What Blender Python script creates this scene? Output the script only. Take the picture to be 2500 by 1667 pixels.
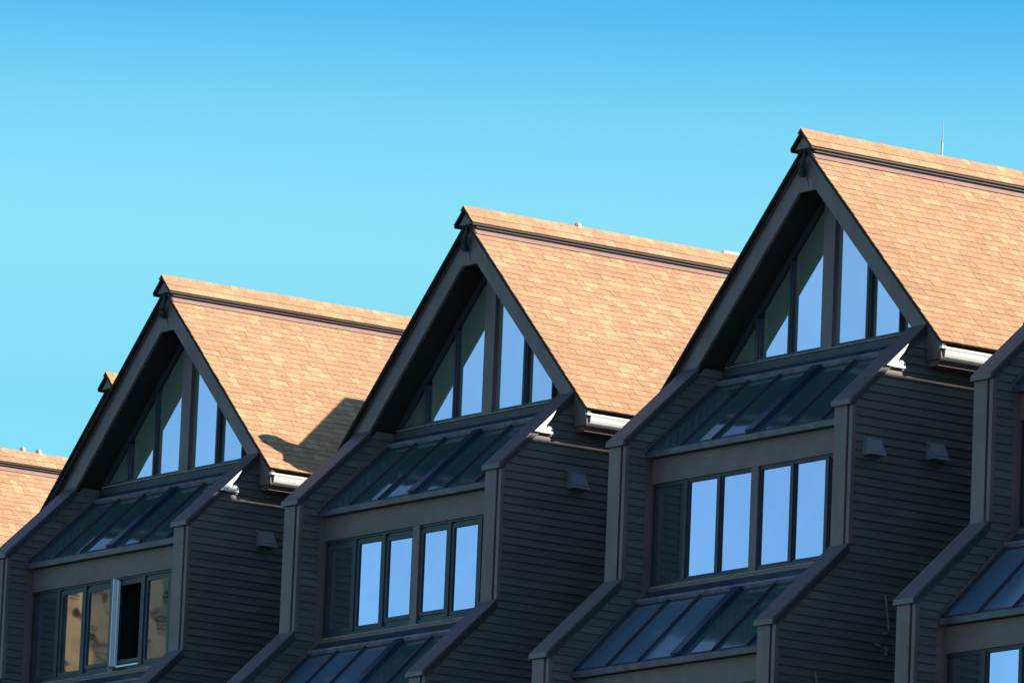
import bpy, bmesh, math, random
from mathutils import Vector, Matrix
random.seed(7)
for o in list(bpy.data.objects):
    bpy.data.objects.remove(o, do_unlink=True)
scene = bpy.context.scene
COL = scene.collection

# ------------------------------------------------------------------ camera
def cam_axes(yaw, pitch, roll):
    cy, sy = math.cos(yaw), math.sin(yaw); cp, sp = math.cos(pitch), math.sin(pitch)
    f = Vector((sy*cp, cy*cp, sp)); r = Vector((cy, -sy, 0)); u = r.cross(f)
    c, s = math.cos(roll), math.sin(roll)
    return c*r + s*u, -s*r + c*u, f
cam_data = bpy.data.cameras.new('camera'); cam = bpy.data.objects.new('camera', cam_data); COL.objects.link(cam)
r_, u_, f_ = cam_axes(-0.9469, 0.1784, 0.0412)
M = Matrix((( r_.x, u_.x, -f_.x, 92.1152), (r_.y, u_.y, -f_.y, -70.3468), (r_.z, u_.z, -f_.z, -19.7332), (0, 0, 0, 1)))
cam.matrix_world = M
cam_data.sensor_fit = 'HORIZONTAL'; cam_data.sensor_width = 36.0
cam_data.lens = 36.0*19097.4/2500.0
cam_data.clip_start = 1.0; cam_data.clip_end = 12000.0
scene.camera = cam

# ------------------------------------------------------------------ sky, sun, exposure
SUN = Vector((1.0, 1.05, 0.724)).normalized()
elev = math.asin(SUN.z); azim = math.atan2(SUN.x, SUN.y)
world = bpy.data.worlds.new('World'); scene.world = world; world.use_nodes = True
wn = world.node_tree.nodes; wl = world.node_tree.links; wn.clear()
wo = wn.new('ShaderNodeOutputWorld'); bg = wn.new('ShaderNodeBackground')
sky = wn.new('ShaderNodeTexSky'); sky.sky_type = 'NISHITA'; sky.sun_disc = False
sky.sun_elevation = elev; sky.sun_rotation = azim
sky.altitude = 1500; sky.air_density = 1.0; sky.dust_density = 0.3; sky.ozone_density = 1.0
# the whole sky, zenith to horizon, is a clear saturated cyan blue that deepens with height
tint = wn.new('ShaderNodeMixRGB'); tint.blend_type = 'MULTIPLY'; tint.inputs[0].default_value = 1.0
tc = wn.new('ShaderNodeTexCoord'); sep = wn.new('ShaderNodeSeparateXYZ'); ramp = wn.new('ShaderNodeValToRGB')
wl.new(tc.outputs['Generated'], sep.inputs[0]); wl.new(sep.outputs['Z'], ramp.inputs[0])
SKYRAMP = [(0.00, (0.58, 1.25, 1.22)), (0.13, (0.55, 1.25, 1.15)), (0.168, (0.58, 1.18, 1.07)), (0.190, (0.76, 1.38, 1.17)), (0.204, (0.60, 1.28, 1.19)), (0.222, (0.26, 0.95, 1.14)), (0.26, (0.25, 0.85, 1.12)), (0.6, (1.0, 1.0, 1.08))]
ramp.color_ramp.elements[0].position = SKYRAMP[0][0]; ramp.color_ramp.elements[0].color = SKYRAMP[0][1] + (1,)
ramp.color_ramp.elements[1].position = SKYRAMP[-1][0]; ramp.color_ramp.elements[1].color = SKYRAMP[-1][1] + (1,)
for p_, c_ in SKYRAMP[1:-1]:
    e_ = ramp.color_ramp.elements.new(p_); e_.color = c_ + (1,)
wl.new(sky.outputs[0], tint.inputs[1]); wl.new(ramp.outputs[0], tint.inputs[2])
wl.new(tint.outputs[0], bg.inputs[0]); bg.inputs[1].default_value = 0.10
wl.new(bg.outputs[0], wo.inputs[0])
sun_l = bpy.data.lights.new('sun', 'SUN'); sun_l.energy = 5.0; sun_l.angle = math.radians(0.5); sun_l.color = (1.0, 0.90, 0.77)
sun_o = bpy.data.objects.new('sun', sun_l); COL.objects.link(sun_o); sun_o.rotation_euler = SUN.to_track_quat('Z', 'Y').to_euler()
sun_o.location = (40, 40, 60)
scene.view_settings.view_transform = 'Standard'; scene.view_settings.look = 'None'
scene.view_settings.exposure = 0.80; scene.view_settings.gamma = 1.0
scene.view_settings.use_curve_mapping = False
scene.render.engine = 'CYCLES'

# ------------------------------------------------------------------ materials
def mat(name, col, rough=0.7, metal=0.0, noise=0.0, scale=8.0, spec=0.5, bump=0.0, col2=None, stretch=(1, 1, 1), bscale=None, vary=0.0, stain=0.0):
    m = bpy.data.materials.new(name); m.use_nodes = True
    n, l = m.node_tree.nodes, m.node_tree.links
    b = n['Principled BSDF']
    b.inputs['Base Color'].default_value = (*col, 1); b.inputs['Roughness'].default_value = rough
    b.inputs['Metallic'].default_value = metal; b.inputs['Specular IOR Level'].default_value = spec
    if noise or bump or col2:
        t = n.new('ShaderNodeTexCoord'); mp = n.new('ShaderNodeMapping'); mp.inputs['Scale'].default_value = stretch
        l.new(t.outputs['Object'], mp.inputs[0])
        oi = n.new('ShaderNodeObjectInfo'); ad = n.new('ShaderNodeVectorMath'); ad.operation = 'ADD'
        cm = n.new('ShaderNodeMath'); cm.operation = 'MULTIPLY'; cm.inputs[1].default_value = 37.0
        l.new(oi.outputs['Random'], cm.inputs[0]); l.new(mp.outputs[0], ad.inputs[0]); l.new(cm.outputs[0], ad.inputs[1])
        nz = n.new('ShaderNodeTexNoise'); nz.inputs['Scale'].default_value = scale; nz.inputs['Detail'].default_value = 6
        l.new(ad.outputs[0], nz.inputs['Vector'])
        cr = n.new('ShaderNodeValToRGB')
        c2 = col2 or col
        cr.color_ramp.elements[0].position = 0.3; cr.color_ramp.elements[1].position = 0.7
        cr.color_ramp.elements[0].color = (*[c*(1-noise) for c in col], 1)
        cr.color_ramp.elements[1].color = (*[min(1, c*(1+noise)) for c in c2], 1)
        l.new(nz.outputs[0], cr.inputs[0]); l.new(cr.outputs[0], b.inputs['Base Color'])
        if vary or stain:
            mx = n.new('ShaderNodeMixRGB'); mx.blend_type = 'MULTIPLY'; mx.inputs[0].default_value = 1.0
            sc = n.new('ShaderNodeMath'); sc.operation = 'MULTIPLY_ADD'
            if vary:
                sc.inputs[1].default_value = 2*vary; sc.inputs[2].default_value = 1-vary; l.new(oi.outputs['Random'], sc.inputs[0])
            else:
                ge = n.new('ShaderNodeNewGeometry'); gn = n.new('ShaderNodeTexNoise'); gn.inputs['Scale'].default_value = 0.9; gn.inputs['Detail'].default_value = 7; gn.inputs['Roughness'].default_value = .65
                l.new(ge.outputs['Position'], gn.inputs['Vector']); l.new(gn.outputs[0], sc.inputs[0]); sc.inputs[1].default_value = 2*stain; sc.inputs[2].default_value = 1-stain
            l.new(cr.outputs[0], mx.inputs[1]); l.new(sc.outputs[0], mx.inputs[2]); l.new(mx.outputs[0], b.inputs['Base Color'])
        if bump:
            bz = n.new('ShaderNodeTexNoise'); bz.inputs['Scale'].default_value = bscale or scale*6; bz.inputs['Detail'].default_value = 4
            l.new(ad.outputs[0], bz.inputs['Vector'])
            bp = n.new('ShaderNodeBump'); bp.inputs['Strength'].default_value = bump; bp.inputs['Distance'].default_value = 0.01
            l.new(bz.outputs[0], bp.inputs['Height']); l.new(bp.outputs[0], b.inputs['Normal'])
    return m

M_TRIM = mat('trim paint brown grey', (0.165, 0.092, 0.104), 0.55, noise=0.22, scale=3.0, bump=0.2, stretch=(1, 1, .35), vary=0.05)
M_CAP = mat('metal cap brown violet', (0.115, 0.070, 0.080), 0.45, noise=0.12, scale=2.5)
M_BEAM = mat('header board paint', (0.185, 0.100, 0.098), 0.6, noise=0.14, scale=3.0, bump=0.1)
M_SIDING = mat('siding paint dark', (0.118, 0.094, 0.092), 0.62, noise=0.22, scale=2.2, bump=0.12, stretch=(1, .5, 3), vary=0.10)
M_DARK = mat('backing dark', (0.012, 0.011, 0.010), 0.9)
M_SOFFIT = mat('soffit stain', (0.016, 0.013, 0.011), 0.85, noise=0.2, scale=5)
M_MAROON = mat('ridge vent metal maroon', (0.040, 0.017, 0.015), 0.4, noise=0.2, scale=6)
M_FLASH = mat('ridge flashing pink brown', (0.36, 0.20, 0.17), 0.5, noise=0.08, scale=5)
M_FRAME = mat('window frame blue grey metal', (0.044, 0.038, 0.056), 0.5, noise=0.15, scale=6, spec=0.35)
M_NAVY = mat('navy flashing metal', (0.018, 0.032, 0.062), 0.28, noise=0.25, scale=3, spec=0.7)
M_GUTM = mat('weathered sill gutter metal', (0.085, 0.075, 0.12), 0.4, noise=0.45, scale=5, stretch=(1, 1, 1))
M_APRON = mat('sill apron paint', (0.055, 0.040, 0.050), 0.6, noise=0.2, scale=4)
M_CAPSHADE = mat('cap side shade', (0.040, 0.030, 0.038), 0.5)  # near-black colour standing in for shade on the cap sides
M_HEADB = mat('head bar aluminium', (0.20, 0.17, 0.22), 0.4, noise=0.4, scale=7)
M_WHITE = mat('white gutter enamel', (0.80, 0.79, 0.74), 0.35, noise=0.05, scale=6)
M_VINYL = mat('white window jamb', (0.85, 0.80, 0.85), 0.4)
M_HOOD = mat('vent hood metal', (0.17, 0.17, 0.18), 0.5, noise=0.15, scale=9)
M_PIPE = mat('painted conduit', (0.13, 0.12, 0.11), 0.5, noise=0.2, scale=20)
M_CABLE = mat('cable black', (0.02, 0.02, 0.022), 0.6)
M_CAULK = mat('old caulk pale', (0.30, 0.27, 0.23), 0.8, noise=0.5, scale=14)
TONES = [(0.54, 0.318, 0.19), (0.49, 0.285, 0.18), (0.56, 0.342, 0.197), (0.45, 0.272, 0.170), (0.62, 0.435, 0.25), (0.585, 0.392, 0.225), (0.53, 0.296, 0.188)]
TW = [24, 20, 16, 11, 10, 9, 12]
M_SH = [mat('shingle granules tone %s' % w, (c[0]*.66 + .136, c[1]*.63 + .086, c[2]*.60 + .048), 0.92, noise=0.13, scale=24, bump=0.5, bscale=160, spec=0.2, stain=0.22)
        for w, c in zip(('rust', 'brown', 'honey', 'taupe', 'straw', 'sand', 'rose'), TONES)]

def glass(name, tintc, base, facing, rough=0.012, wob=0.0):
    """coated insulating glass seen against a dark room: mirror-like film over a dark body"""
    m = bpy.data.materials.new(name); m.use_nodes = True
    n, l = m.node_tree.nodes, m.node_tree.links; n.clear()
    out = n.new('ShaderNodeOutputMaterial'); mix = n.new('ShaderNodeMixShader')
    d = n.new('ShaderNodeBsdfDiffuse'); d.inputs[0].default_value = (*base, 1)
    g = n.new('ShaderNodeBsdfGlossy'); g.inputs[0].default_value = (*tintc, 1); g.inputs['Roughness'].default_value = rough
    fr = n.new('ShaderNodeFresnel'); fr.inputs[0].default_value = 1.55
    ma = n.new('ShaderNodeMath'); ma.operation = 'MULTIPLY_ADD'; ma.inputs[1].default_value = 1.0; ma.inputs[2].default_value = facing
    ma.use_clamp = True
    # faint film of dirt and pane-to-pane differences in the coating
    oi = n.new('ShaderNodeObjectInfo'); tcd = n.new('ShaderNodeTexCoord'); dn = n.new('ShaderNodeTexNoise'); dn.inputs['Scale'].default_value = 1.1; dn.inputs['Detail'].default_value = 5
    l.new(tcd.outputs['Object'], dn.inputs['Vector'])
    m1 = n.new('ShaderNodeMath'); m1.operation = 'MULTIPLY_ADD'; m1.inputs[1].default_value = 0.16; m1.inputs[2].default_value = facing - .12
    m2 = n.new('ShaderNodeMath'); m2.operation = 'MULTIPLY_ADD'; m2.inputs[1].default_value = 0.08
    l.new(dn.outputs[0], m1.inputs[0]); l.new(oi.outputs['Random'], m2.inputs[0]); l.new(m1.outputs[0], m2.inputs[2]); l.new(m2.outputs[0], ma.inputs[2])
    l.new(fr.outputs[0], ma.inputs[0]); l.new(ma.outputs[0], mix.inputs[0]); l.new(d.outputs[0], mix.inputs[1]); l.new(g.outputs[0], mix.inputs[2])
    if wob:
        t = n.new('ShaderNodeTexCoord'); nz = n.new('ShaderNodeTexNoise'); nz.inputs['Scale'].default_value = 1.3; nz.inputs['Detail'].default_value = 1
        bp = n.new('ShaderNodeBump'); bp.inputs['Strength'].default_value = wob; bp.inputs['Distance'].default_value = 0.02
        l.new(t.outputs['Object'], nz.inputs['Vector']); l.new(nz.outputs[0], bp.inputs['Height']); l.new(bp.outputs[0], g.inputs['Normal'])
    l.new(mix.outputs[0], out.inputs[0]); return m
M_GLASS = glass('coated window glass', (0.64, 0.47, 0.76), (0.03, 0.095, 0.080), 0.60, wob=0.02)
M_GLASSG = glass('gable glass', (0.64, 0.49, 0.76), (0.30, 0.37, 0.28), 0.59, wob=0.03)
M_SKYL_BLUE = glass('bluer skylight glass', (0.62, 0.78, 0.80), (0.115, 0.150, 0.225), 0.12, rough=0.08, wob=0.1)  # bluer body colour and weaker mirror than the other skylight panes
M_SKYL = glass('skylight glass', (0.72, 0.80, 0.90), (0.050, 0.098, 0.100), 0.22, rough=0.05, wob=0.16)
M_ROOM = mat('dark room', (0.01, 0.01, 0.012), 0.9)

# ------------------------------------------------------------------ mesh helpers
class MB:
    def __init__(s): s.v = []; s.f = []; s.mi = []
    def add(s, verts, faces, mi=0):
        b = len(s.v); s.v += [tuple(p) for p in verts]; s.f += [tuple(b+i for i in f) for f in faces]; s.mi += [mi]*len(faces); return s
    def box(s, x0, x1, y0, y1, z0, z1, mi=0):
        vs = [(x, y, z) for x in (x0, x1) for y in (y0, y1) for z in (z0, z1)]
        return s.add(vs, [(0, 1, 3, 2), (4, 6, 7, 5), (0, 4, 5, 1), (2, 3, 7, 6), (0, 2, 6, 4), (1, 5, 7, 3)], mi)
    def prism(s, poly, axis, a, b, mi=0):
        """poly in the plane across axis: 0 -> (y,z), 1 -> (x,z)"""
        n = len(poly)
        P = (lambda p, t: (t, p[0], p[1])) if axis == 0 else (lambda p, t: (p[0], t, p[1]))
        vs = [P(p, a) for p in poly] + [P(p, b) for p in poly]
        fs = [tuple(range(n)), tuple(range(2*n-1, n-1, -1))] + [(i, (i+1) % n, n+(i+1) % n, n+i) for i in range(n)]
        return s.add(vs, fs, mi)
    def tube(s, pts, r, n=6, mi=0):
        rings = []
        for i, p in enumerate(pts):
            p = Vector(p); d = (Vector(pts[min(i+1, len(pts)-1)]) - Vector(pts[max(i-1, 0)])).normalized()
            a = d.orthogonal().normalized(); b = d.cross(a); rr = r[i] if isinstance(r, (list, tuple)) else r
            rings.append([p + rr*(math.cos(t*2*math.pi/n)*a + math.sin(t*2*math.pi/n)*b) for t in range(n)])
        vs = [q for rg in rings for q in rg]; fs = []
        for i in range(len(pts)-1):
            for t in range(n): fs.append((i*n+t, i*n+(t+1) % n, (i+1)*n+(t+1) % n, (i+1)*n+t))
        fs += [tuple(range(n)), tuple(range(len(vs)-1, len(vs)-n-1, -1))]
        return s.add(vs, fs, mi)
    def mesh(s, name, mats):
        me = bpy.data.meshes.new(name); me.from_pydata(s.v, [], s.f); me.update()
        for m in (mats if isinstance(mats, (list, tuple)) else [mats]): me.materials.append(m)
        if isinstance(mats, (list, tuple)): me.polygons.foreach_set('material_index', s.mi)
        bm = bmesh.new(); bm.from_mesh(me); bmesh.ops.recalc_face_normals(bm, faces=bm.faces); bm.to_mesh(me); bm.free()
        return me
MESH = {}
def put(name, me, parent, loc=(0, 0, 0), rot=None, **props):
    o = bpy.data.objects.new(name, me); COL.objects.link(o); o.parent = parent; o.location = loc
    if rot: o.rotation_euler = rot
    for k, v in props.items(): o[k] = v
    return o
def part(key, name, build, mats, parent, **props):
    """build once per key, share the mesh between all houses"""
    if key not in MESH:
        b = MB(); build(b); MESH[key] = b.mesh(key, mats)
    return put(name, MESH[key], parent, **props)

# ------------------------------------------------------------------ ground, hill
G = -21.4
def structure(o): o['kind'] = 'structure'; return o
M_GROUND = mat('dry ground', (0.085, 0.075, 0.055), 0.95, noise=0.35, scale=0.05, bump=0.2)
b = MB(); b.add([(-4000, -4000, G), (4000, -4000, G), (4000, 4000, G), (-4000, 4000, G)], [(0, 1, 2, 3)])
structure(put('ground', b.mesh('ground', M_GROUND), None))
M_HILL = mat('dry grass hillside', (0.22, 0.20, 0.05), 0.95, noise=0.3, scale=0.12, col2=(0.33, 0.31, 0.095), bump=0.6, stretch=(1, 1, .35))
# a long bare hill across the valley, to the left front of the houses
rnd = random.Random(3); b = MB(); NX, NY = 90, 26; vs = []
for j in range(NY):
    for i in range(NX):
        az = math.radians(59.2 + 60*(i/(NX-1))); t = j/(NY-1); d = 420 + 420*t
        edge = min(1.0, (i/(NX-1))/0.05)
        h = (126 + 26*math.sin(i*0.21+1) + 12*math.sin(i*0.9+j*.2))*edge**0.7
        z = h*math.sin(min(1, t*1.15)*math.pi/2) * (1 if t < .85 else 1-(t-.85)*.3) + rnd.uniform(-2.0, 2.0)*t
        vs.append((-d*math.sin(az), -d*math.cos(az), G - 1 + z))
fs = [(j*NX+i, j*NX+i+1, (j+1)*NX+i+1, (j+1)*NX+i) for j in range(NY-1) for i in range(NX-1)]
b.add(vs, fs); hm = b.mesh('hill', M_HILL); structure(put('hill', hm, None))
# scrub on the hill: nobody could count it
M_SCRUB = mat('scrub oak', (0.05, 0.055, 0.025), 0.9, noise=0.3, scale=0.5)
b = MB()
for k in range(3000):
    i = rnd.randrange(1, NX-2) if k > 1500 else rnd.randrange(1, 9); j = rnd.randrange(1, NY-4); p = Vector(vs[j*NX+i]).lerp(Vector(vs[(j+1)*NX+i+1]), rnd.random())
    s = rnd.uniform(.5, 1.6)
    q = [p + Vector((rnd.uniform(-s, s), rnd.uniform(-s, s), rnd.uniform(-.3*s, 1.1*s))) for _ in range(6)]
    b.add(q, [(0, 1, 2), (2, 3, 4), (4, 5, 0), (0, 3, 5), (1, 3, 5), (1, 4, 2)])
o = put('hillside_scrub', b.mesh('scrub', M_SCRUB), None); o['kind'] = 'stuff'
o['label'] = 'scattered dark scrub bushes on the tan hillside reflected in windows'; o['category'] = 'shrubs'

# ------------------------------------------------------------------ the house
DX = 8.785; SP = 0.96           # spacing of houses; slope of the wing caps
C_TOP, C_BO, C_IN = 4.54, 4.39, 4.014   # roof planes |x| + z = c : shingle top, barge outer, barge inner / soffit
Y_RAKE, Y_BARGE, Y_GW, Y_BAY = 1.30, 1.372, 1.86, 0.556
YEND = 12.5
EXP = 0.1037                    # one shingle course, measured along x

def cap_y(z):                   # front of wing wall under its caps
    if z >= 0: return 0.06 + z/SP
    if z >= -2.16: return 0.05
    if z >= -3.417: return 0.11 + (z+2.16)/SP
    return -1.296 + 0.05
def bay_y(z):                   # face of the glazed bay between the wings
    if z > 1.43: return Y_GW
    if z > -0.044: return .466 + (z+.044)/.927
    if z > -2.2: return Y_BAY
    if z > -2.4: return .369 + (z+2.4)*.93
    if z > -3.58: return -.783 + (z+3.58)*.976
    return -0.694

def wing(parent, x0, x1, side):
    """stepped wing wall between bays: core, posts, sloped caps, lap siding"""
    k = 'wing%s' % side
    xi0, xi1 = x0 + .03, x1 - .03
    pts = [(1.40, 1.25), (.09, .0), (.07, 0), (.07, -2.12), (-1.22, -3.40), (-1.22, -7.5), (-1.22, G), (3.2, G), (3.2, .8), (1.45, .8)] if side == 'R' else \
          [(1.84, 1.38), (1.40, 1.25), (.09, .0), (.07, -2.12), (-1.22, -3.40), (-1.22, G), (3.2, G), (3.2, 1.38)]
    w = part(k+'core', 'wing_wall', lambda b: b.prism(pts, 0, xi0+.02, xi1-.02), M_SIDING, parent)
    def cap(b, yc, zc, L, top):
        # box cap: front face then the run up the slope
        dz = .075
        b.prism([(yc-.035, zc), (yc-.035, zc+dz), (yc+L, zc+dz+SP*(L+.0)), (yc+L, zc+dz+SP*L-.14), (yc+.035, zc)], 0, x0, x1)
    part(k+'cap1', 'sloped_cap', lambda b: cap(b, 0, 0, 1.366, 0), M_CAP, w)
    part(k+'cap2', 'sloped_cap', lambda b: cap(b, -1.296, -3.417, 1.34, 0), M_CAP, w)
    def edge(b, yc, zc, L):  # thin strip carrying the painted shade along the cap's side face
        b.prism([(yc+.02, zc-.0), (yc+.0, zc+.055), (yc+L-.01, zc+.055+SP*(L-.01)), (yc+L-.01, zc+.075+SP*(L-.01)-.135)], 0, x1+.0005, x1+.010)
    part(k+'edge1', 'cap_shade_strip', lambda b: edge(b, 0, 0, 1.366), M_CAPSHADE, w)
    part(k+'edge2', 'cap_shade_strip', lambda b: edge(b, -1.296, -3.417, 1.34), M_CAPSHADE, w)
    for zi, (ya, za, zb) in enumerate(((.025, -2.075, 0.0), (-1.271, -7.5, -3.417))):
        part(k+'post%d' % zi, 'corner_post', lambda b: b.box(xi0-.01, x1-.135, ya, ya+.10, za, zb-.002), M_TRIM, w)
        part(k+'trim%d' % zi, 'corner_trim', lambda b: b.box(x1-.092, x1-.018, ya+.012, ya+.085, za, zb-.002), M_TRIM, w)
        part(k+'groove%d' % zi, 'corner_groove', lambda b: b.box(x1-.134, x1-.093, ya+.05, ya+.11, za, zb-.002), M_DARK, w)
    # lap siding boards on the right-hand face
    xf = xi1 - .02
    zk = 1.396; n = 0
    while zk > -5.9:
        z0, z1 = zk-.1282, zk
        ya0, ya1 = cap_y(z0)+.0, cap_y(z1)+.0
        if side == 'R':
            if z0 > .86: yb0 = yb1 = 1.44
            else: yb0 = yb1 = 3.2
        else:
            yb0, yb1 = bay_y(z0)-.115, bay_y(z1)-.115
            if z1 > 1.2: yb0 = yb1 = 1.84
        ya0 = min(ya0, yb0-.02); ya1 = min(ya1, yb1-.02)
        if yb0-ya0 > .03 or yb1-ya1 > .03:
            def board(b, z0=z0, z1=z1, ya0=ya0, ya1=ya1, yb0=yb0, yb1=yb1):
                o0, o1 = .032, .006
                vs = [(xf, ya0, z0), (xf, yb0, z0), (xf, ya1, z1), (xf, yb1, z1), (xf+o0, ya0, z0), (xf+o0, yb0, z0), (xf+o1, ya1, z1+.004), (xf+o1, yb1, z1+.004),
                      (xf+o0-.002, ya0, z0+.004), (xf+o0-.002, yb0, z0+.004)]
                b.add(vs[:8], [(0, 1, 3, 2), (4, 6, 7, 5), (0, 4, 5, 1), (2, 3, 7, 6), (0, 2, 6, 4), (1, 5, 7, 3)])
            part(k+'board%d' % n, 'siding_board', board, M_SIDING, w)
        n += 1; zk -= .1282
    if side == 'R':
        part(k+'lower', 'lower_wall', lambda b: b.box(xf-.01, xf+.022, -1.24, 3.2, G, zk), M_SIDING, w)
    else:
        # plain boards between siding and glazing, following the bay
        def jamb(b):
            e = .115; xa, xb = xf, xf+.024
            b.prism([(Y_BAY-e, -.07), (Y_BAY+.05, -.10), (Y_BAY+.05, -2.2), (Y_BAY-e, -2.2)], 0, xa, xb)
            b.prism([(bay_y(-2.2)-e, -2.201), (Y_BAY+.05, -2.201), (.45, -2.45), (-.74, -3.60), (-.783-e+.03, -3.60)], 0, xa, xb)
            b.prism([(-.694-e-.05, -3.601), (-.64, -3.601), (-.64, -6.2), (-.694-e-.05, -6.2)], 0, xa, xb)
            b.prism([(bay_y(-.0)-e-.045, -.069), (Y_BAY+.05, -.069), (1.80, 1.20), (1.74, 1.27), (1.64, 1.24)], 0, xa, xb)
        part(k+'jamb', 'bay_trim', jamb, M_TRIM, w)
    return w

def skylight(parent, tag, ya, za, yb, zb, flavour=0):
    """sloped glazing from (ya,za) at the bottom to (yb,zb) at the top, x = -2.55..2.55"""
    L = math.hypot(yb-ya, zb-za); ty, tz = (yb-ya)/L, (zb-za)/L; ny, nz = -tz, ty
    def P(s, h): return (ya+ty*s+ny*h, za+tz*s+nz*h)
    fr = part(tag+'frame', 'skylight', lambda b: (b.prism([P(0, -.06), P(0, -.03), P(L, -.03), P(L, -.06)], 0, -2.55, 2.55)), M_DARK, parent)
    edges = [(-2.55, -2.49), (-1.750, -1.702), (-.960, -.912), (-.11, .11), (.870, .918), (1.706, 1.754), (2.49, 2.55)]
    for i in range(6):
        xa, xb = edges[i][1]+.0, edges[i+1][0]-.0
        part(tag+'pane%d' % i, 'glass_pane', lambda b: b.prism([P(.02, -.029), P(.02, .0), P(L-.02, .0), P(L-.02, -.029)], 0, xa+.001, xb-.001), M_SKYL_BLUE if tag == 's2' and i < 3 else M_SKYL, fr)
        # narrow silver bead round each light
        part(tag+'bead%d' % i, 'glazing_bead', lambda b: b.prism([P(.0, .001), P(.0, .014), P(.03, .014), P(.03, .001)], 0, xa+.001, xb-.001), M_FRAME, fr)
        part(tag+'beadt%d' % i, 'glazing_bead', lambda b: b.prism([P(L-.035, .001), P(L-.035, .014), P(L, .014), P(L, .001)], 0, xa+.001, xb-.001), M_FRAME, fr)
    for i, (xa, xb) in enumerate(edges):
        h = .065 if i == 3 else .034
        part(tag+'bar%d' % i, 'glazing_bar', lambda b: (b.prism([P(-.0, -.03), P(-.0, h), P(L+.0, h), P(L+.0, -.03)], 0, xa, xb),
             b.prism([P(-.0, h+.001), P(-.0, h+.012), P(L, h+.012), P(L, h+.001)], 0, xa+.012, xb-.012)), M_NAVY if i == 3 else M_FRAME, fr)
    part(tag+'sillg', 'sill_gutter', lambda b: b.prism([(ya-.045, za-.105), (ya-.06, za-.02), (ya-.03, za+.0), (ya+.05, za+.0), (ya+.05, za-.105)], 0, -2.55, 2.55), M_GUTM, fr)
    part(tag+'head', 'head_bar', lambda b: b.prism([P(L+.001, -.03), P(L+.001, .075), P(L+.05, .08), P(L+.05, -.03)], 0, -2.549, 2.549), M_HEADB, fr)
    return fr

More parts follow.
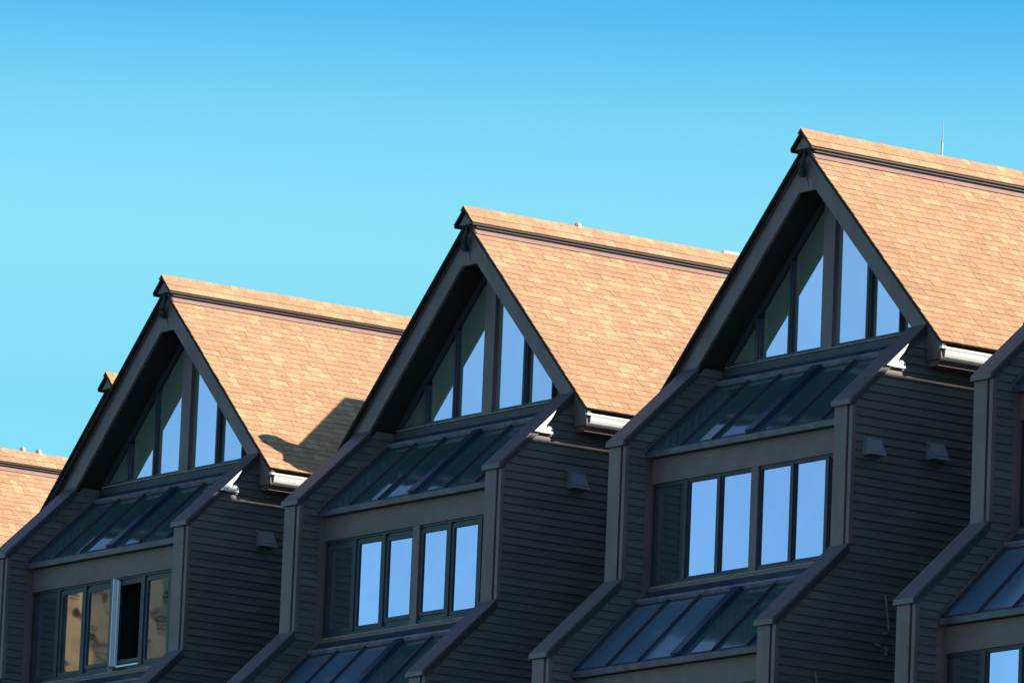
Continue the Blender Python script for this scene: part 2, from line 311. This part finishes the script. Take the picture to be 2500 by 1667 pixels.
XM = [-2.50, -1.725, -.905, 0.0, .895, 1.74, 2.50]     # mullion centres of the bay windows
def windows(parent, tag, y0, ztop, zbot, style):
    """band of six lights; style 0 thin frames, 1 deep sashes, 2 as 1 with ajar and open lights"""
    hb = part(tag+'header', 'header_beam', lambda b: b.box(-2.57, 2.57, y0, y0+.12, ztop, ztop+.39), M_BEAM, parent)
    w = part(tag+'frame%d' % style, 'window_band', lambda b: (b.box(-2.57, 2.57, y0+.03, y0+.10, zbot-.06, zbot-.005), b.box(-2.57, 2.57, y0+.03, y0+.1, ztop-.035, ztop-.001)), M_FRAME, parent)
    part(tag+'sill', 'window_sill', lambda b: b.box(-2.57, 2.57, y0-.0, y0+.08, zbot-.135, zbot-.061), M_BEAM, w)
    part(tag+'caulk', 'caulk_line', lambda b: b.box(-2.5, 2.5, y0-.006, y0+.0, zbot-.078, zbot-.066), M_CAULK, w)
    part(tag+'post', 'centre_post', lambda b: b.box(-.088, .088, y0+.002, y0+.11, zbot-.130, ztop-.001), M_TRIM, w)
    xs = XM
    for i in (1, 2, 4, 5):
        part(tag+'mull%d' % i, 'mullion', lambda b: b.box(xs[i]-.038, xs[i]+.038, y0+.012, y0+.10, zbot-.005, ztop-.035), M_FRAME, w)
    for i in range(6):
        hl = .09 if i == 3 else .04; hr = .09 if i == 2 else .04
        if i == 0: hl = 0.0
        if i == 5: hr = 0.0
        xa, xb = xs[i]+hl, xs[i+1]-hr
        s = .022 if style == 0 else .065
        top = ztop-.038 - (0 if style == 0 else (.03 if i in (1, 3, 4) else .06)*1.0); bot = zbot + (0 if style == 0 else (.0, .0, .06, .06, .0, 0)[i])
        opened = style == 2 and i == 3
        def sash(b, xa=xa, xb=xb, top=top, bot=bot, s=s):
            y = y0+.035
            b.box(xa, xa+s, y, y+.05, bot, top); b.box(xb-s, xb, y, y+.05, bot, top)
            b.box(xa+s, xb-s, y, y+.05, bot, bot+s); b.box(xa+s, xb-s, y, y+.05, top-s, top)
            if style: b.box(xa, xb, y+.02, y+.055, top+.001, ztop-.036)
            if style and bot > zbot: b.box(xa, xb, y+.02, y+.055, zbot-.004, bot-.001)
        sh = part(tag+'sash%d%d' % (style, i), 'sash', sash, M_FRAME, w)
        if opened: continue
        me_key = tag+'glass%d%d' % (style, i)
        yg = y0+.060
        if me_key not in MESH:
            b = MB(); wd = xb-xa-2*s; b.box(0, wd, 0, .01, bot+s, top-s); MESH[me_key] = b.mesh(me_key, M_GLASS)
        # no pane sits perfectly in plane
        rz = math.radians((0.0, .12, -.08, .1, -.1, .06)[i]); rx = math.radians((.05, -.04, .06, .0, -.05, .0)[i])
        if style == 2: rz = math.radians(-2.2); rx = math.radians(.25)
        put('glass_pane', MESH[me_key], w, loc=(xa+s, yg, 0), rot=(0, 0, rz))
    if style == 2:
        part(tag+'room', 'room_interior', lambda b: (b.box(.08, .09, y0+.11, y0+1.5, zbot, ztop), b.box(.86, .87, y0+.11, y0+1.5, zbot, ztop),
            b.box(.09, .86, y0+1.49, y0+1.5, zbot, ztop), b.box(.09, .86, y0+.11, y0+1.49, zbot-.01, zbot), b.box(.09, .86, y0+.11, y0+1.49, ztop, ztop+.01)), M_ROOM, w)
        # casement swung right out against the post, seen edge-on
        part(tag+'leaf', 'open_casement', lambda b: (b.box(.092, .112, y0-.075, y0+.03, zbot+.03, ztop-.03), b.box(.130, .165, y0-.01, y0+.03, zbot+.02, ztop-.06), b.box(.166, .85, y0-.0, y0+.03, zbot+.0, zbot+.03)), M_VINYL, w)
        part(tag+'stay', 'casement_stay', lambda b: b.tube([(.10, y0-.08, zbot-.0), (.30, y0-.03, zbot-.05), (.42, y0+.02, zbot-.03)], .012), M_CABLE, w)
    else:
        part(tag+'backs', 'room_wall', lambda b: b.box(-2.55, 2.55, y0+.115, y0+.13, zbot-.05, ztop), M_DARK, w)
    return w

def gable(parent):
    """glazed triangle under the rake, set back 0.5 m"""
    y = Y_GW; c = 4.02
    w = part('gfr', 'gable_window', lambda b: (b.box(-2.55, 2.55, y, y+.10, 1.43, 1.492),
          b.prism([(-2.55, 1.493), (-2.40, 1.493), (-.14, 3.755), (-.14, 3.88)], 1, y, y+.1),
          b.prism([(2.55, 1.493), (2.40, 1.493), (.14, 3.755), (.14, 3.88)], 1, y, y+.1)), M_FRAME, parent)
    part('gapron', 'sill_apron', lambda b: b.prism([(y-.01, 1.427), (y+.1, 1.427), (y+.1, 1.30), (y-.03, 1.30)], 0, -2.55, 2.55), M_APRON, w)
    part('gcaulk', 'caulk_line', lambda b: b.box(-2.5, 2.5, y-.036, y-.001, 1.428, 1.441), M_CAULK, w)
    part('gpost', 'centre_post', lambda b: b.box(-.137, .137, y-.03, y+.1, 1.441, 3.95), M_TRIM, w)
    for i, (xa, xb) in enumerate(((-1.79, -1.65), (-.98, -.885), (.93, 1.045), (1.74, 1.80))):
        zt = c - .12 - max(abs(xa), abs(xb))
        part('gmull%d' % i, 'mullion', lambda b: (b.box(xa, xb, y-.012, y+.09, 1.493, zt), b.box(xa+.3*(xb-xa), xb-.3*(xb-xa), y-.03, y-.0121, 1.493, zt)), M_FRAME, w)
    cells = [(-2.40, -1.79), (-1.65, -.98), (-.885, -.137), (.137, .93), (1.045, 1.74), (1.80, 2.40)]
    for i, (xa, xb) in enumerate(cells):
        def gp(b):
            f = lambda x: max(1.494, 3.88 - .015 - abs(x))
            p = [(xa+.001, 1.494), (xb-.001, 1.494), (xb-.001, f(xb)-.001), (xa+.001, f(xa)-.001)]
            q = []
            for t in p:
                if not q or (abs(t[0]-q[-1][0])+abs(t[1]-q[-1][1])) > 1e-3: q.append(t)
            if abs(q[0][0]-q[-1][0])+abs(q[0][1]-q[-1][1]) < 1e-2: q.pop()
            b.prism(q, 1, y+.05, y+.06)
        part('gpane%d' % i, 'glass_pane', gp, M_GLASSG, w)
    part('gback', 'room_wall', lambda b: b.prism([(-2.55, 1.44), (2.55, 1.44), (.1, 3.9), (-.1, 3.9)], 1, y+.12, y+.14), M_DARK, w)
    return w

def slope_pt(x, h=0.0, c=C_TOP):    # point on right roof plane, h metres above it
    return (x + h*.7071, c - x + h*.7071)

SHW = [.12, .15, .18, .22, .27]
def shingle_mesh(wi, tone):
    k = 'sh%d_%d' % (wi, tone)
    if k not in MESH:
        b = MB(); w = SHW[wi]-.003; L = EXP*1.4142
        # local: x down the slope, y along the course, z out of the roof
        t0, t1 = .004, .0155
        vs = [(-.035, 0, 0), (-.035, w, 0), (-.035, 0, t0), (-.035, w, t0), (L, 0, 0), (L, w, 0), (L, 0, t1), (L, w, t1)]
        b.add(vs, [(0, 1, 3, 2), (4, 6, 7, 5), (0, 4, 5, 1), (2, 3, 7, 6), (0, 2, 6, 4), (1, 5, 7, 3)])
        MESH[k] = b.mesh(k, M_SH[tone])
    return MESH[k]

def roof(parent, seed, ind_from=None, length=YEND):
    """two 45 degree slopes, tabbed shingles, raised ridge vent"""
    rn = random.Random(seed); TWH = [20, 30, 18, 18, 8, 8, 6] if seed == 11 else TW
    ye = length
    dk = part('roof%g' % length, 'roof', lambda b: (b.prism([slope_pt(.0, -.02), slope_pt(3.44, -.02), slope_pt(3.44, -.07), slope_pt(.0, -.07)], 1, Y_RAKE+.02, ye),
        b.prism([(-a, z) for a, z in (slope_pt(.0, -.021), slope_pt(3.44, -.021), slope_pt(3.44, -.071), slope_pt(.0, -.071))], 1, Y_RAKE+.02, ye)), M_SOFFIT, parent)
    # tabs on the right slope
    tabs = []
    for k in range(33):
        xs = .035 + k*EXP; y = Y_RAKE - rn.uniform(0, .012); first = True; last = -1
        while y < ye-.3:
            wi = rn.choices(range(5), (14, 24, 26, 22, 14))[0]; tone = rn.choices(range(7), TWH)[0]
            if tone == last and rn.random() < .6: tone = rn.choices(range(7), TWH)[0]
            if rn.random() < .25 and not first: y += .004
            tabs.append((xs, y, wi, tone, rn.uniform(-.0015, .003))); y += SHW[wi]; first = False; last = tone
    if ind_from is None: own = set()
    else:
        cand = [i for i, t in enumerate(tabs) if t[1] >= ind_from]
        own = set(sorted(cand, key=lambda i: tabs[i][1])[:300])
    R = (0, math.radians(45), 0)
    big = MB()
    for i, (xs, y, wi, tone, lift) in enumerate(tabs):
        h = -.019 + lift
        px, pz = slope_pt(xs, h)
        if i in own:
            put('shingle', shingle_mesh(wi, tone), dk, loc=(px, y, pz), rot=R)
        else:
            w = SHW[wi]-.003; L = EXP*1.4142; s = .70711; t0, t1 = .004, .0155
            def T(a, c_, e): return (px + a*s + e*s, y+c_, pz - a*s + e*s)
            vs = [T(-.035, 0, t0), T(-.035, w, t0), T(L, 0, t1), T(L, w, t1), T(L, 0, 0), T(L, w, 0), T(-.035, 0, 0), T(-.035, w, 0)]
            big.add(vs, [(0, 1, 3, 2), (2, 3, 5, 4), (0, 2, 4, 6), (1, 7, 5, 3)], tone)
    put('shingle_field', big.mesh('shingle_field', M_SH), dk, kind='stuff')
    # left slope, facing away: courses as one field
    def left(b):
        for k in range(33):
            xs = .035 + k*EXP; y = Y_RAKE - rn.uniform(0, .02)
            a, az = slope_pt(xs-.03, -.016); c_, cz = slope_pt(xs+EXP, -.003); d_, dz = slope_pt(xs+EXP, -.02)
            b.prism([(-a, az), (-c_, cz), (-d_, dz)], 1, y, ye, k % 4)
    part('left%g' % length, 'shingle_courses', left, M_SH, dk, kind='stuff')
    # ridge vent
    cp = part('ridgecap%g' % length, 'ridge_vent', lambda b: (
        b.prism([(0, 4.735), (.265, 4.47), (.235, 4.44), (0, 4.675), (-.235, 4.44), (-.265, 4.47)], 1, 1.215, ye),
        b.prism([(.0, 4.66), (.225, 4.436), (.17, 4.43), (-.17, 4.43), (-.225, 4.436)], 1, 1.30, 1.33)), M_SOFFIT, dk)
    part('ridgepan%g' % length, 'end_panel', lambda b: b.prism([(0, 4.655), (.205, 4.452), (-.185, 4.452)], 1, 1.262, 1.292), M_TRIM, cp)
    part('ridgefas%g' % length, 'vent_fascia', lambda b: (b.prism([(.236, 4.449), (.262, 4.468), (.262, 4.430), (.236, 4.412)], 1, 1.225, ye),
        b.prism([(-.236, 4.449), (-.262, 4.468), (-.262, 4.430), (-.236, 4.412)], 1, 1.225, ye),
        b.prism([(.10, 4.50), (.20, 4.43), (.20, 4.352), (.10, 4.44)], 1, 1.36, ye)), M_MAROON, cp)
    part('ridgelip%g' % length, 'vent_lip', lambda b: b.prism([(.20, 4.402), (.238, 4.398), (.238, 4.386), (.20, 4.390)], 1, 1.31, ye), M_MAROON, cp)
    part('ridgeflash%g' % length, 'ridge_flashing', lambda b: b.prism([slope_pt(.16, .004), slope_pt(.16, .014), slope_pt(.262, .008), slope_pt(.262, .002)], 1, Y_RAKE+.005, ye), M_FLASH, cp)
    # shingles on the vent: two courses a side and saddles over the top
    ks = 0
    for course, (xa, xb, lft) in enumerate(((.155, .280, .005), (.055, .165, .011))):
        y = 1.205
        while y < min(ye-.3, 9.6):
            w = rn.choice((.17, .2, .24, .28)); tone = rn.choices(range(7), TW)[0]; key = 'rs%d_%g_%d' % (course, w, tone)
            if key not in MESH:
                b = MB(); a0, z0 = slope_pt(xa, lft, 4.735); a1, z1 = slope_pt(xb, lft+.006, 4.735); d0, e0 = slope_pt(xa, 0, 4.735); d1, e1 = slope_pt(xb, lft-.007, 4.735)
                b.prism([(a0, z0), (a1, z1), (d1, e1), (d0, e0)], 1, 0, w-.004)
                MESH[key] = b.mesh(key, M_SH[tone])
            put('ridge_shingle', MESH[key], cp, loc=(0, y, 0)); y += w
    y = 1.20
    while y < min(ye-.3, 9.6):
        tone = rn.choices(range(7), TW)[0]; key = 'sad%d' % tone
        if key not in MESH:
            b = MB(); n = .070
            b.prism([(0, 4.735+.030), (n, 4.735+.026-n), (n, 4.735+.012-n), (0, 4.735+.012), (-n, 4.735+.012-n), (-n, 4.735+.026-n)], 1, 0, .172)
            MESH[key] = b.mesh(key, M_SH[tone])
        put('ridge_shingle', MESH[key], cp, loc=(0, y, 0), rot=(math.radians(1.6), 0, 0)) if False else put('ridge_shingle', MESH[key], cp, loc=(0, y, rn.uniform(-.002, .004)))
        y += .175
    # barge boards
    bz = part('bargeR', 'barge_board', lambda b: b.prism([(0, C_IN+.0), (0, C_BO), (3.354, C_BO-3.354+.0), (3.354, .821), (3.03, .829), (3.03, C_IN-3.03)], 1, Y_BARGE, Y_BARGE+.05), M_TRIM, parent)
    part('bargeL', 'barge_board', lambda b: b.prism([(-.002, C_IN+.0), (-.002, C_BO), (-3.40, C_BO-3.40+.02), (-3.40, .821), (-3.03, .829), (-3.03, C_IN-3.03)], 1, Y_BARGE+.003, Y_BARGE+.053), M_TRIM, parent)
    part('collar', 'collar_board', lambda b: b.prism([(-.20, 3.812), (.20, 3.812), (0, C_IN+.01)], 1, Y_BARGE+.004, Y_BARGE+.05), M_TRIM, parent)
    for s, nm in ((1, 'R'), (-1, 'L')):
        part('raketrim'+nm, 'rake_moulding', lambda b: b.prism([(s*.05, C_BO+.035-.05), (s*.05, C_BO+.085-.05), (s*3.40, C_BO+.085-3.40), (s*3.40, C_BO+.035-3.40)], 1, Y_BARGE-.022, Y_BARGE+.04), M_TRIM, parent)
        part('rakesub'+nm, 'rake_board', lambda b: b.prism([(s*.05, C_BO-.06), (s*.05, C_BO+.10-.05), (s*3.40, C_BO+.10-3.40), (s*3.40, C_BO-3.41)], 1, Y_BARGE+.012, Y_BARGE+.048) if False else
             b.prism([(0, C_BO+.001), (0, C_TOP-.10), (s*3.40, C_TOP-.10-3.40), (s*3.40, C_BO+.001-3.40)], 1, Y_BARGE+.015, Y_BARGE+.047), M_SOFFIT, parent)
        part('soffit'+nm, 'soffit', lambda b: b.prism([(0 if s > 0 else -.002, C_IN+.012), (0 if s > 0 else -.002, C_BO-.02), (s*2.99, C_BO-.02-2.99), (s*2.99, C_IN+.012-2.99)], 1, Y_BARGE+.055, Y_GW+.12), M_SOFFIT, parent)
    for s, nm in ((1, 'R'), (-1, 'L')):
        part('rakeshade'+nm, 'rake_shade_strip', lambda b: b.prism([(s*.02, C_TOP-.075-.02), (s*.02, C_TOP-.012-.02), (s*3.435, C_TOP-.012-3.435), (s*3.435, C_TOP-.075-3.435)], 1, Y_RAKE-.022, Y_RAKE-.0125), M_DARK, parent)  # dark strip over the shingle ends, their shade put into colour
    part('joint', 'board_joint', lambda b: b.prism([(.03, 3.87), (.036, 3.87), (-.03, 4.10), (-.036, 4.10)], 1, Y_BARGE-.003, Y_BARGE-.0005), M_DARK, parent)
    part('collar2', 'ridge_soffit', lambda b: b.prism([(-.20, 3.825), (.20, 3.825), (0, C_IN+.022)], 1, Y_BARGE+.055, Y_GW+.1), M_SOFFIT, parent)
    return dk

def gutter_mesh(b, y0, y1):
    pts = []
    x0, z1 = 3.264, .995
    prof = [(0, 0), (.018, .012), (.13, .012), (.145, -.002), (.142, -.02), (.128, -.045), (.122, -.095), (.105, -.142), (.070, -.172), (.03, -.182), (0, -.182)]
    b.prism([(x0+a, z1+c_) for a, c_ in prof], 1, y0, y1)

def eaves(parent, length=YEND):
    ye = length
    part('eavebox%g' % ye, 'eave_box', lambda b: b.prism([(3.0, .745), (3.235, .74), (3.235, 1.18), (3.0, 1.40)], 1, Y_BARGE+.051, ye), M_TRIM, parent)
    part('drip%g' % ye, 'fascia_board', lambda b: b.box(3.236, 3.262, Y_BARGE+.052, ye, .86, 1.16), M_DARK, parent)
    g = part('gutter%g' % ye, 'gutter', lambda b: gutter_mesh(b, Y_BARGE+.056, ye), M_WHITE, parent)
    part('gutterend', 'gutter_end_cap', lambda b: b.box(3.355, 3.412, Y_BARGE-.03, Y_BARGE+.05, .972, 1.012), M_WHITE, g)
    part('eaveL%g' % ye, 'eave_box', lambda b: b.prism([(-3.0, .835), (-3.385, .827), (-3.385, 1.10), (-3.0, 1.42)], 1, Y_BARGE+.054, ye), M_TRIM, parent)

def kickout(parent):
    part('kick', 'white_flashing', lambda b: (b.prism([(.635, .655), (.975, .655), (.975, .745), (.93, .747), (.93, .778), (.78, .778), (.78, .79), (.70, .735)], 0, 2.979, 3.022),
        b.prism([(.600, .655), (.72, .655), (.955, .93), (1.0, 1.035)], 0, 3.0225, 3.047)), M_WHITE, parent)
def hood(parent, y, z, h=.25, w=.28):
    def hb(b):
        x0 = 2.975
        # back flange, sloping hood with open underside
        b.box(x0, x0+.022, y-.025, y+w+.025, z-h-.0, z+.03)
        vs = [(x0+.02, y+.01, z), (x0+.02, y+w-.01, z), (x0+.05, y, z), (x0+.05, y+w, z), (x0+.185, y-.012, z-h), (x0+.185, y+w+.012, z-h),
              (x0+.02, y-.012, z-h+.0), (x0+.02, y+w+.012, z-h+.0)]
        b.add(vs, [(0, 1, 3, 2), (2, 3, 5, 4), (0, 2, 4, 6), (1, 7, 5, 3)])
        b.box(x0+.03, x0+.165, y+.01, y+w-.01, z-h+.045, z-h+.05)
    o = part('hood%g%g' % (y, z), 'vent_hood', hb, M_HOOD, parent)
    part('hoodin%g%g' % (y, z), 'vent_opening', lambda b: b.box(2.99, 3.13, y+.012, y+w-.012, z-h+.05, z-h+.06), M_DARK, o)
    return o

def townhouse(u, label, style, yoff=0.0, ind=None, hoods=(), seed=1, length=YEND):
    r = bpy.data.objects.new('townhouse', None); COL.objects.link(r)
    r.location = ((u-3)*DX, yoff, G)
    r['label'] = label; r['category'] = 'townhouse'; r['group'] = 'gabled townhouses in the row'
    r.empty_display_size = 2
    h = bpy.data.objects.new('body', None)
    # all meshes are written with z measured from the bay cornice; body lifts them to the base
    body = part('core', 'building_body', lambda b: (b.box(-2.95, 2.95, 2.2, 12.4, G, .9),
        b.prism([(-2.95, .901), (2.95, .901), (0, 3.9)], 1, 2.2, 12.4), b.box(-2.56, 2.56, -.55, 2.19, G, -6.1),
        b.box(-2.57, 2.57, -.5, 2.19, -6.09, -3.72), b.box(-2.57, 2.57, .72, .9, -3.71, -2.25)), M_SIDING, r)
    body.location = (0, 0, -G)
    wl_ = wing(body, -3.0, -2.55, 'L'); wr_ = wing(body, 2.55, 3.0, 'R')
    for w in (wl_, wr_): pass
    rebase = []
    gable(r); windows(r, 'w1', Y_BAY, -.54, -2.07, style); skylight(r, 's1', .466, -.044, 1.717, 1.116)
    part('ledge0', 'head_flashing', lambda b: b.prism([(1.70, 1.18), (1.83, 1.299), (1.95, 1.299), (1.95, 1.0), (1.74, 1.06)], 0, -2.55, 2.55), M_NAVY, r)
    part('ledge1', 'head_flashing', lambda b: b.prism([(.556, -2.206), (.370, -2.37), (.37, -2.42), (.7, -2.42), (.7, -2.206)], 0, -2.55, 2.55), M_NAVY, r)
    skylight(r, 's2', -.783, -3.58, .345, -2.445)
    windows(r, 'w2', -.694, -4.08, -5.6, 0)
    part('lowband', 'spandrel', lambda b: b.box(-2.57, 2.57, -.68, -.55, -6.6, -5.74), M_BEAM, r)
    roof(r, seed, ind, length); eaves(r, length); kickout(r)
    part('link', 'link_wall', lambda b: (b.box(3.01, DX-3.01, 3.25, 3.4, G, .80), b.box(2.97, DX-2.97, 3.4, 12.3, .6, .78)), M_SIDING, r)
    for y, z in hoods: hood(r, y, z)
    for c in r.children:
        if c is not body and abs(c.location.z) < 1e-6: c.location.z = -G
    return r

H3 = townhouse(3, 'gabled townhouse with a thin antenna on its ridge and two vent hoods on its side', 0, 0, 1.0, ((.275, -.475), (1.475, -.39)), 11)
H2 = townhouse(2, 'middle gabled townhouse with a pale dome and a white panel on its tan ridge', 1, 0, 1.0, ((1.345, .09),), 22)
H1 = townhouse(1, 'gabled townhouse with a dark shadow on its tan roof and one lower window open', 2, 0, 1.0, ((1.42, .06),), 33)
H4 = townhouse(4, 'townhouse cut off by the right edge, only its wing wall and lower windows showing', 0, 0, None, (), 44)
H0 = townhouse(0, 'set-back townhouse showing only its ridge end above the leftmost full gable', 1, 4.62, None, (), 55, 11.0)
HB = townhouse(-1, 'set-back townhouse at the left edge showing only lit shingles and two small roof vents', 1, 4.62, 3.8, (), 66)

# things fixed to single houses
def fix(h, name, build, m, **kw):
    b = MB(); build(b); return put(name, b.mesh(name, m), h, loc=(0, 0, -G), **kw)
an = fix(H3, 'antenna', lambda b: b.tube([(0, 3.97, 4.72), (0, 3.975, 4.97)], .017, 8), mat('antenna sleeve', (.6, .62, .65), .4))
b = MB(); b.tube([(0, 3.975, 4.97), (0.0, 3.985, 5.30)], [.009, .004], 6); put('antenna_whip', b.mesh('whip', mat('whip', (.55, .45, .55), .4)), an)
def dome(b, x, y, z, r):
    b.tube([(x, y, z-.12), (x, y, z), (x, y, z+.03), (x, y, z+.055)], [r*.7, r, r*.8, r*.3], 10)
M_DOME = mat('roof vent enamel', (.6, .5, .45), .5)
fix(H2, 'roof_vent', lambda b: dome(b, -.03, 3.53, 4.775, .065), M_DOME)
fix(H2, 'vent_panel', lambda b: b.box(-.12, -.06, 6.56, 6.88, 4.6, 4.815), M_WHITE)
for yy in (5.05, 5.42):
    fix(HB, 'roof_vent', lambda b: dome(b, -.03, yy, 4.80, .06), M_DOME)
# added unseen blocker behind the middle ridge, shaped to shadow the next roof
def sunward(pts, X):            # follow the sun from a spot on the lit roof (x, y, z) out to the plane at X
    return [(y + 1.05*(X-x), z + .724*(X-x)) for x, y, z in pts]
XC = 5.30
CH = sunward([(2.97, 2.20, 1.63), (1.77, 3.94, 2.83), (1.78, 4.9, 2.82)], XC)
fix(H2, 'shadow_blocker', lambda b: b.prism([(CH[0][0], 1.0)] + CH + [(CH[2][0], 1.0)], 0, XC-DX-.04, XC-DX+.04), M_SIDING)
CW = sunward([(2.97, 2.3, 1.63), (2.91, 2.01, 1.69), (2.83, 1.84, 1.77), (2.82, 1.66, 1.78), (2.87, 1.49, 1.73), (2.97, 1.5, 1.63), (3.07, 1.66, 1.53), (3.17, 1.80, 1.43),
              (3.30, 1.72, 1.3), (3.35, 1.83, 1.25), (3.44, 1.95, 1.16), (3.47, 2.15, 1.13), (3.47, 3.4, 1.13), (2.97, 3.4, 1.63)], XC)
fix(H2, 'shadow_blocker_lobe', lambda b: b.prism(CW, 0, XC-DX-.035, XC-DX+.035), M_HOOD)  # added with the blocker, outlined from the rounded end of the shadow
# conduits on the side wall of the right-hand full house
def pip(b):
    x = 3.04
    b.tube([(2.97, .70, -2.75), (x, .71, -2.76), (x+.01, .73, -2.86), (x+.01, .80, -3.27), (x, .79, -3.32), (2.97, .74, -3.33)], .02, 8)
fix(H3, 'conduit', pip, M_PIPE)
fix(H3, 'faucet', lambda b: b.tube([(2.97, .60, -3.49), (3.03, .66, -3.52), (3.06, .76, -3.56), (3.06, .75, -3.66)], [.016, .02, .032, .028], 8), M_PIPE)
fix(H3, 'conduit', lambda b: b.tube([(2.97, -.50, -4.05), (3.04, -.53, -4.07), (3.05, -.52, -4.14), (3.05, -.49, -4.7)], .02, 8), M_PIPE)
# cable tail bundled under the ridge ends
for h in (H1, H2, H3):
    rr = random.Random(5)
    def nest(b):
        for k in range(12):
            dx = rr.uniform(-.04, .04); dz = rr.uniform(-.03, .03)
            b.tube([(.02, 1.27, 4.44), (.02+dx*.3, 1.27, 4.34+dz*.3), (-.05+dx*1.5, 1.29+rr.uniform(-.03, .02), 4.22+dz), (-.13+dx*1.3, 1.33, 4.06+dz)], [.010, .014, .018, .008], 5)
        b.tube([(-.08, 1.32, 4.22), (-.05, 1.30, 4.10), (-.04, 1.33, 4.02)], [.03, .055, .02], 6)
    fix(h, 'cable_bundle', nest, M_CABLE)
# haze is absent: the air over the roofs is clear
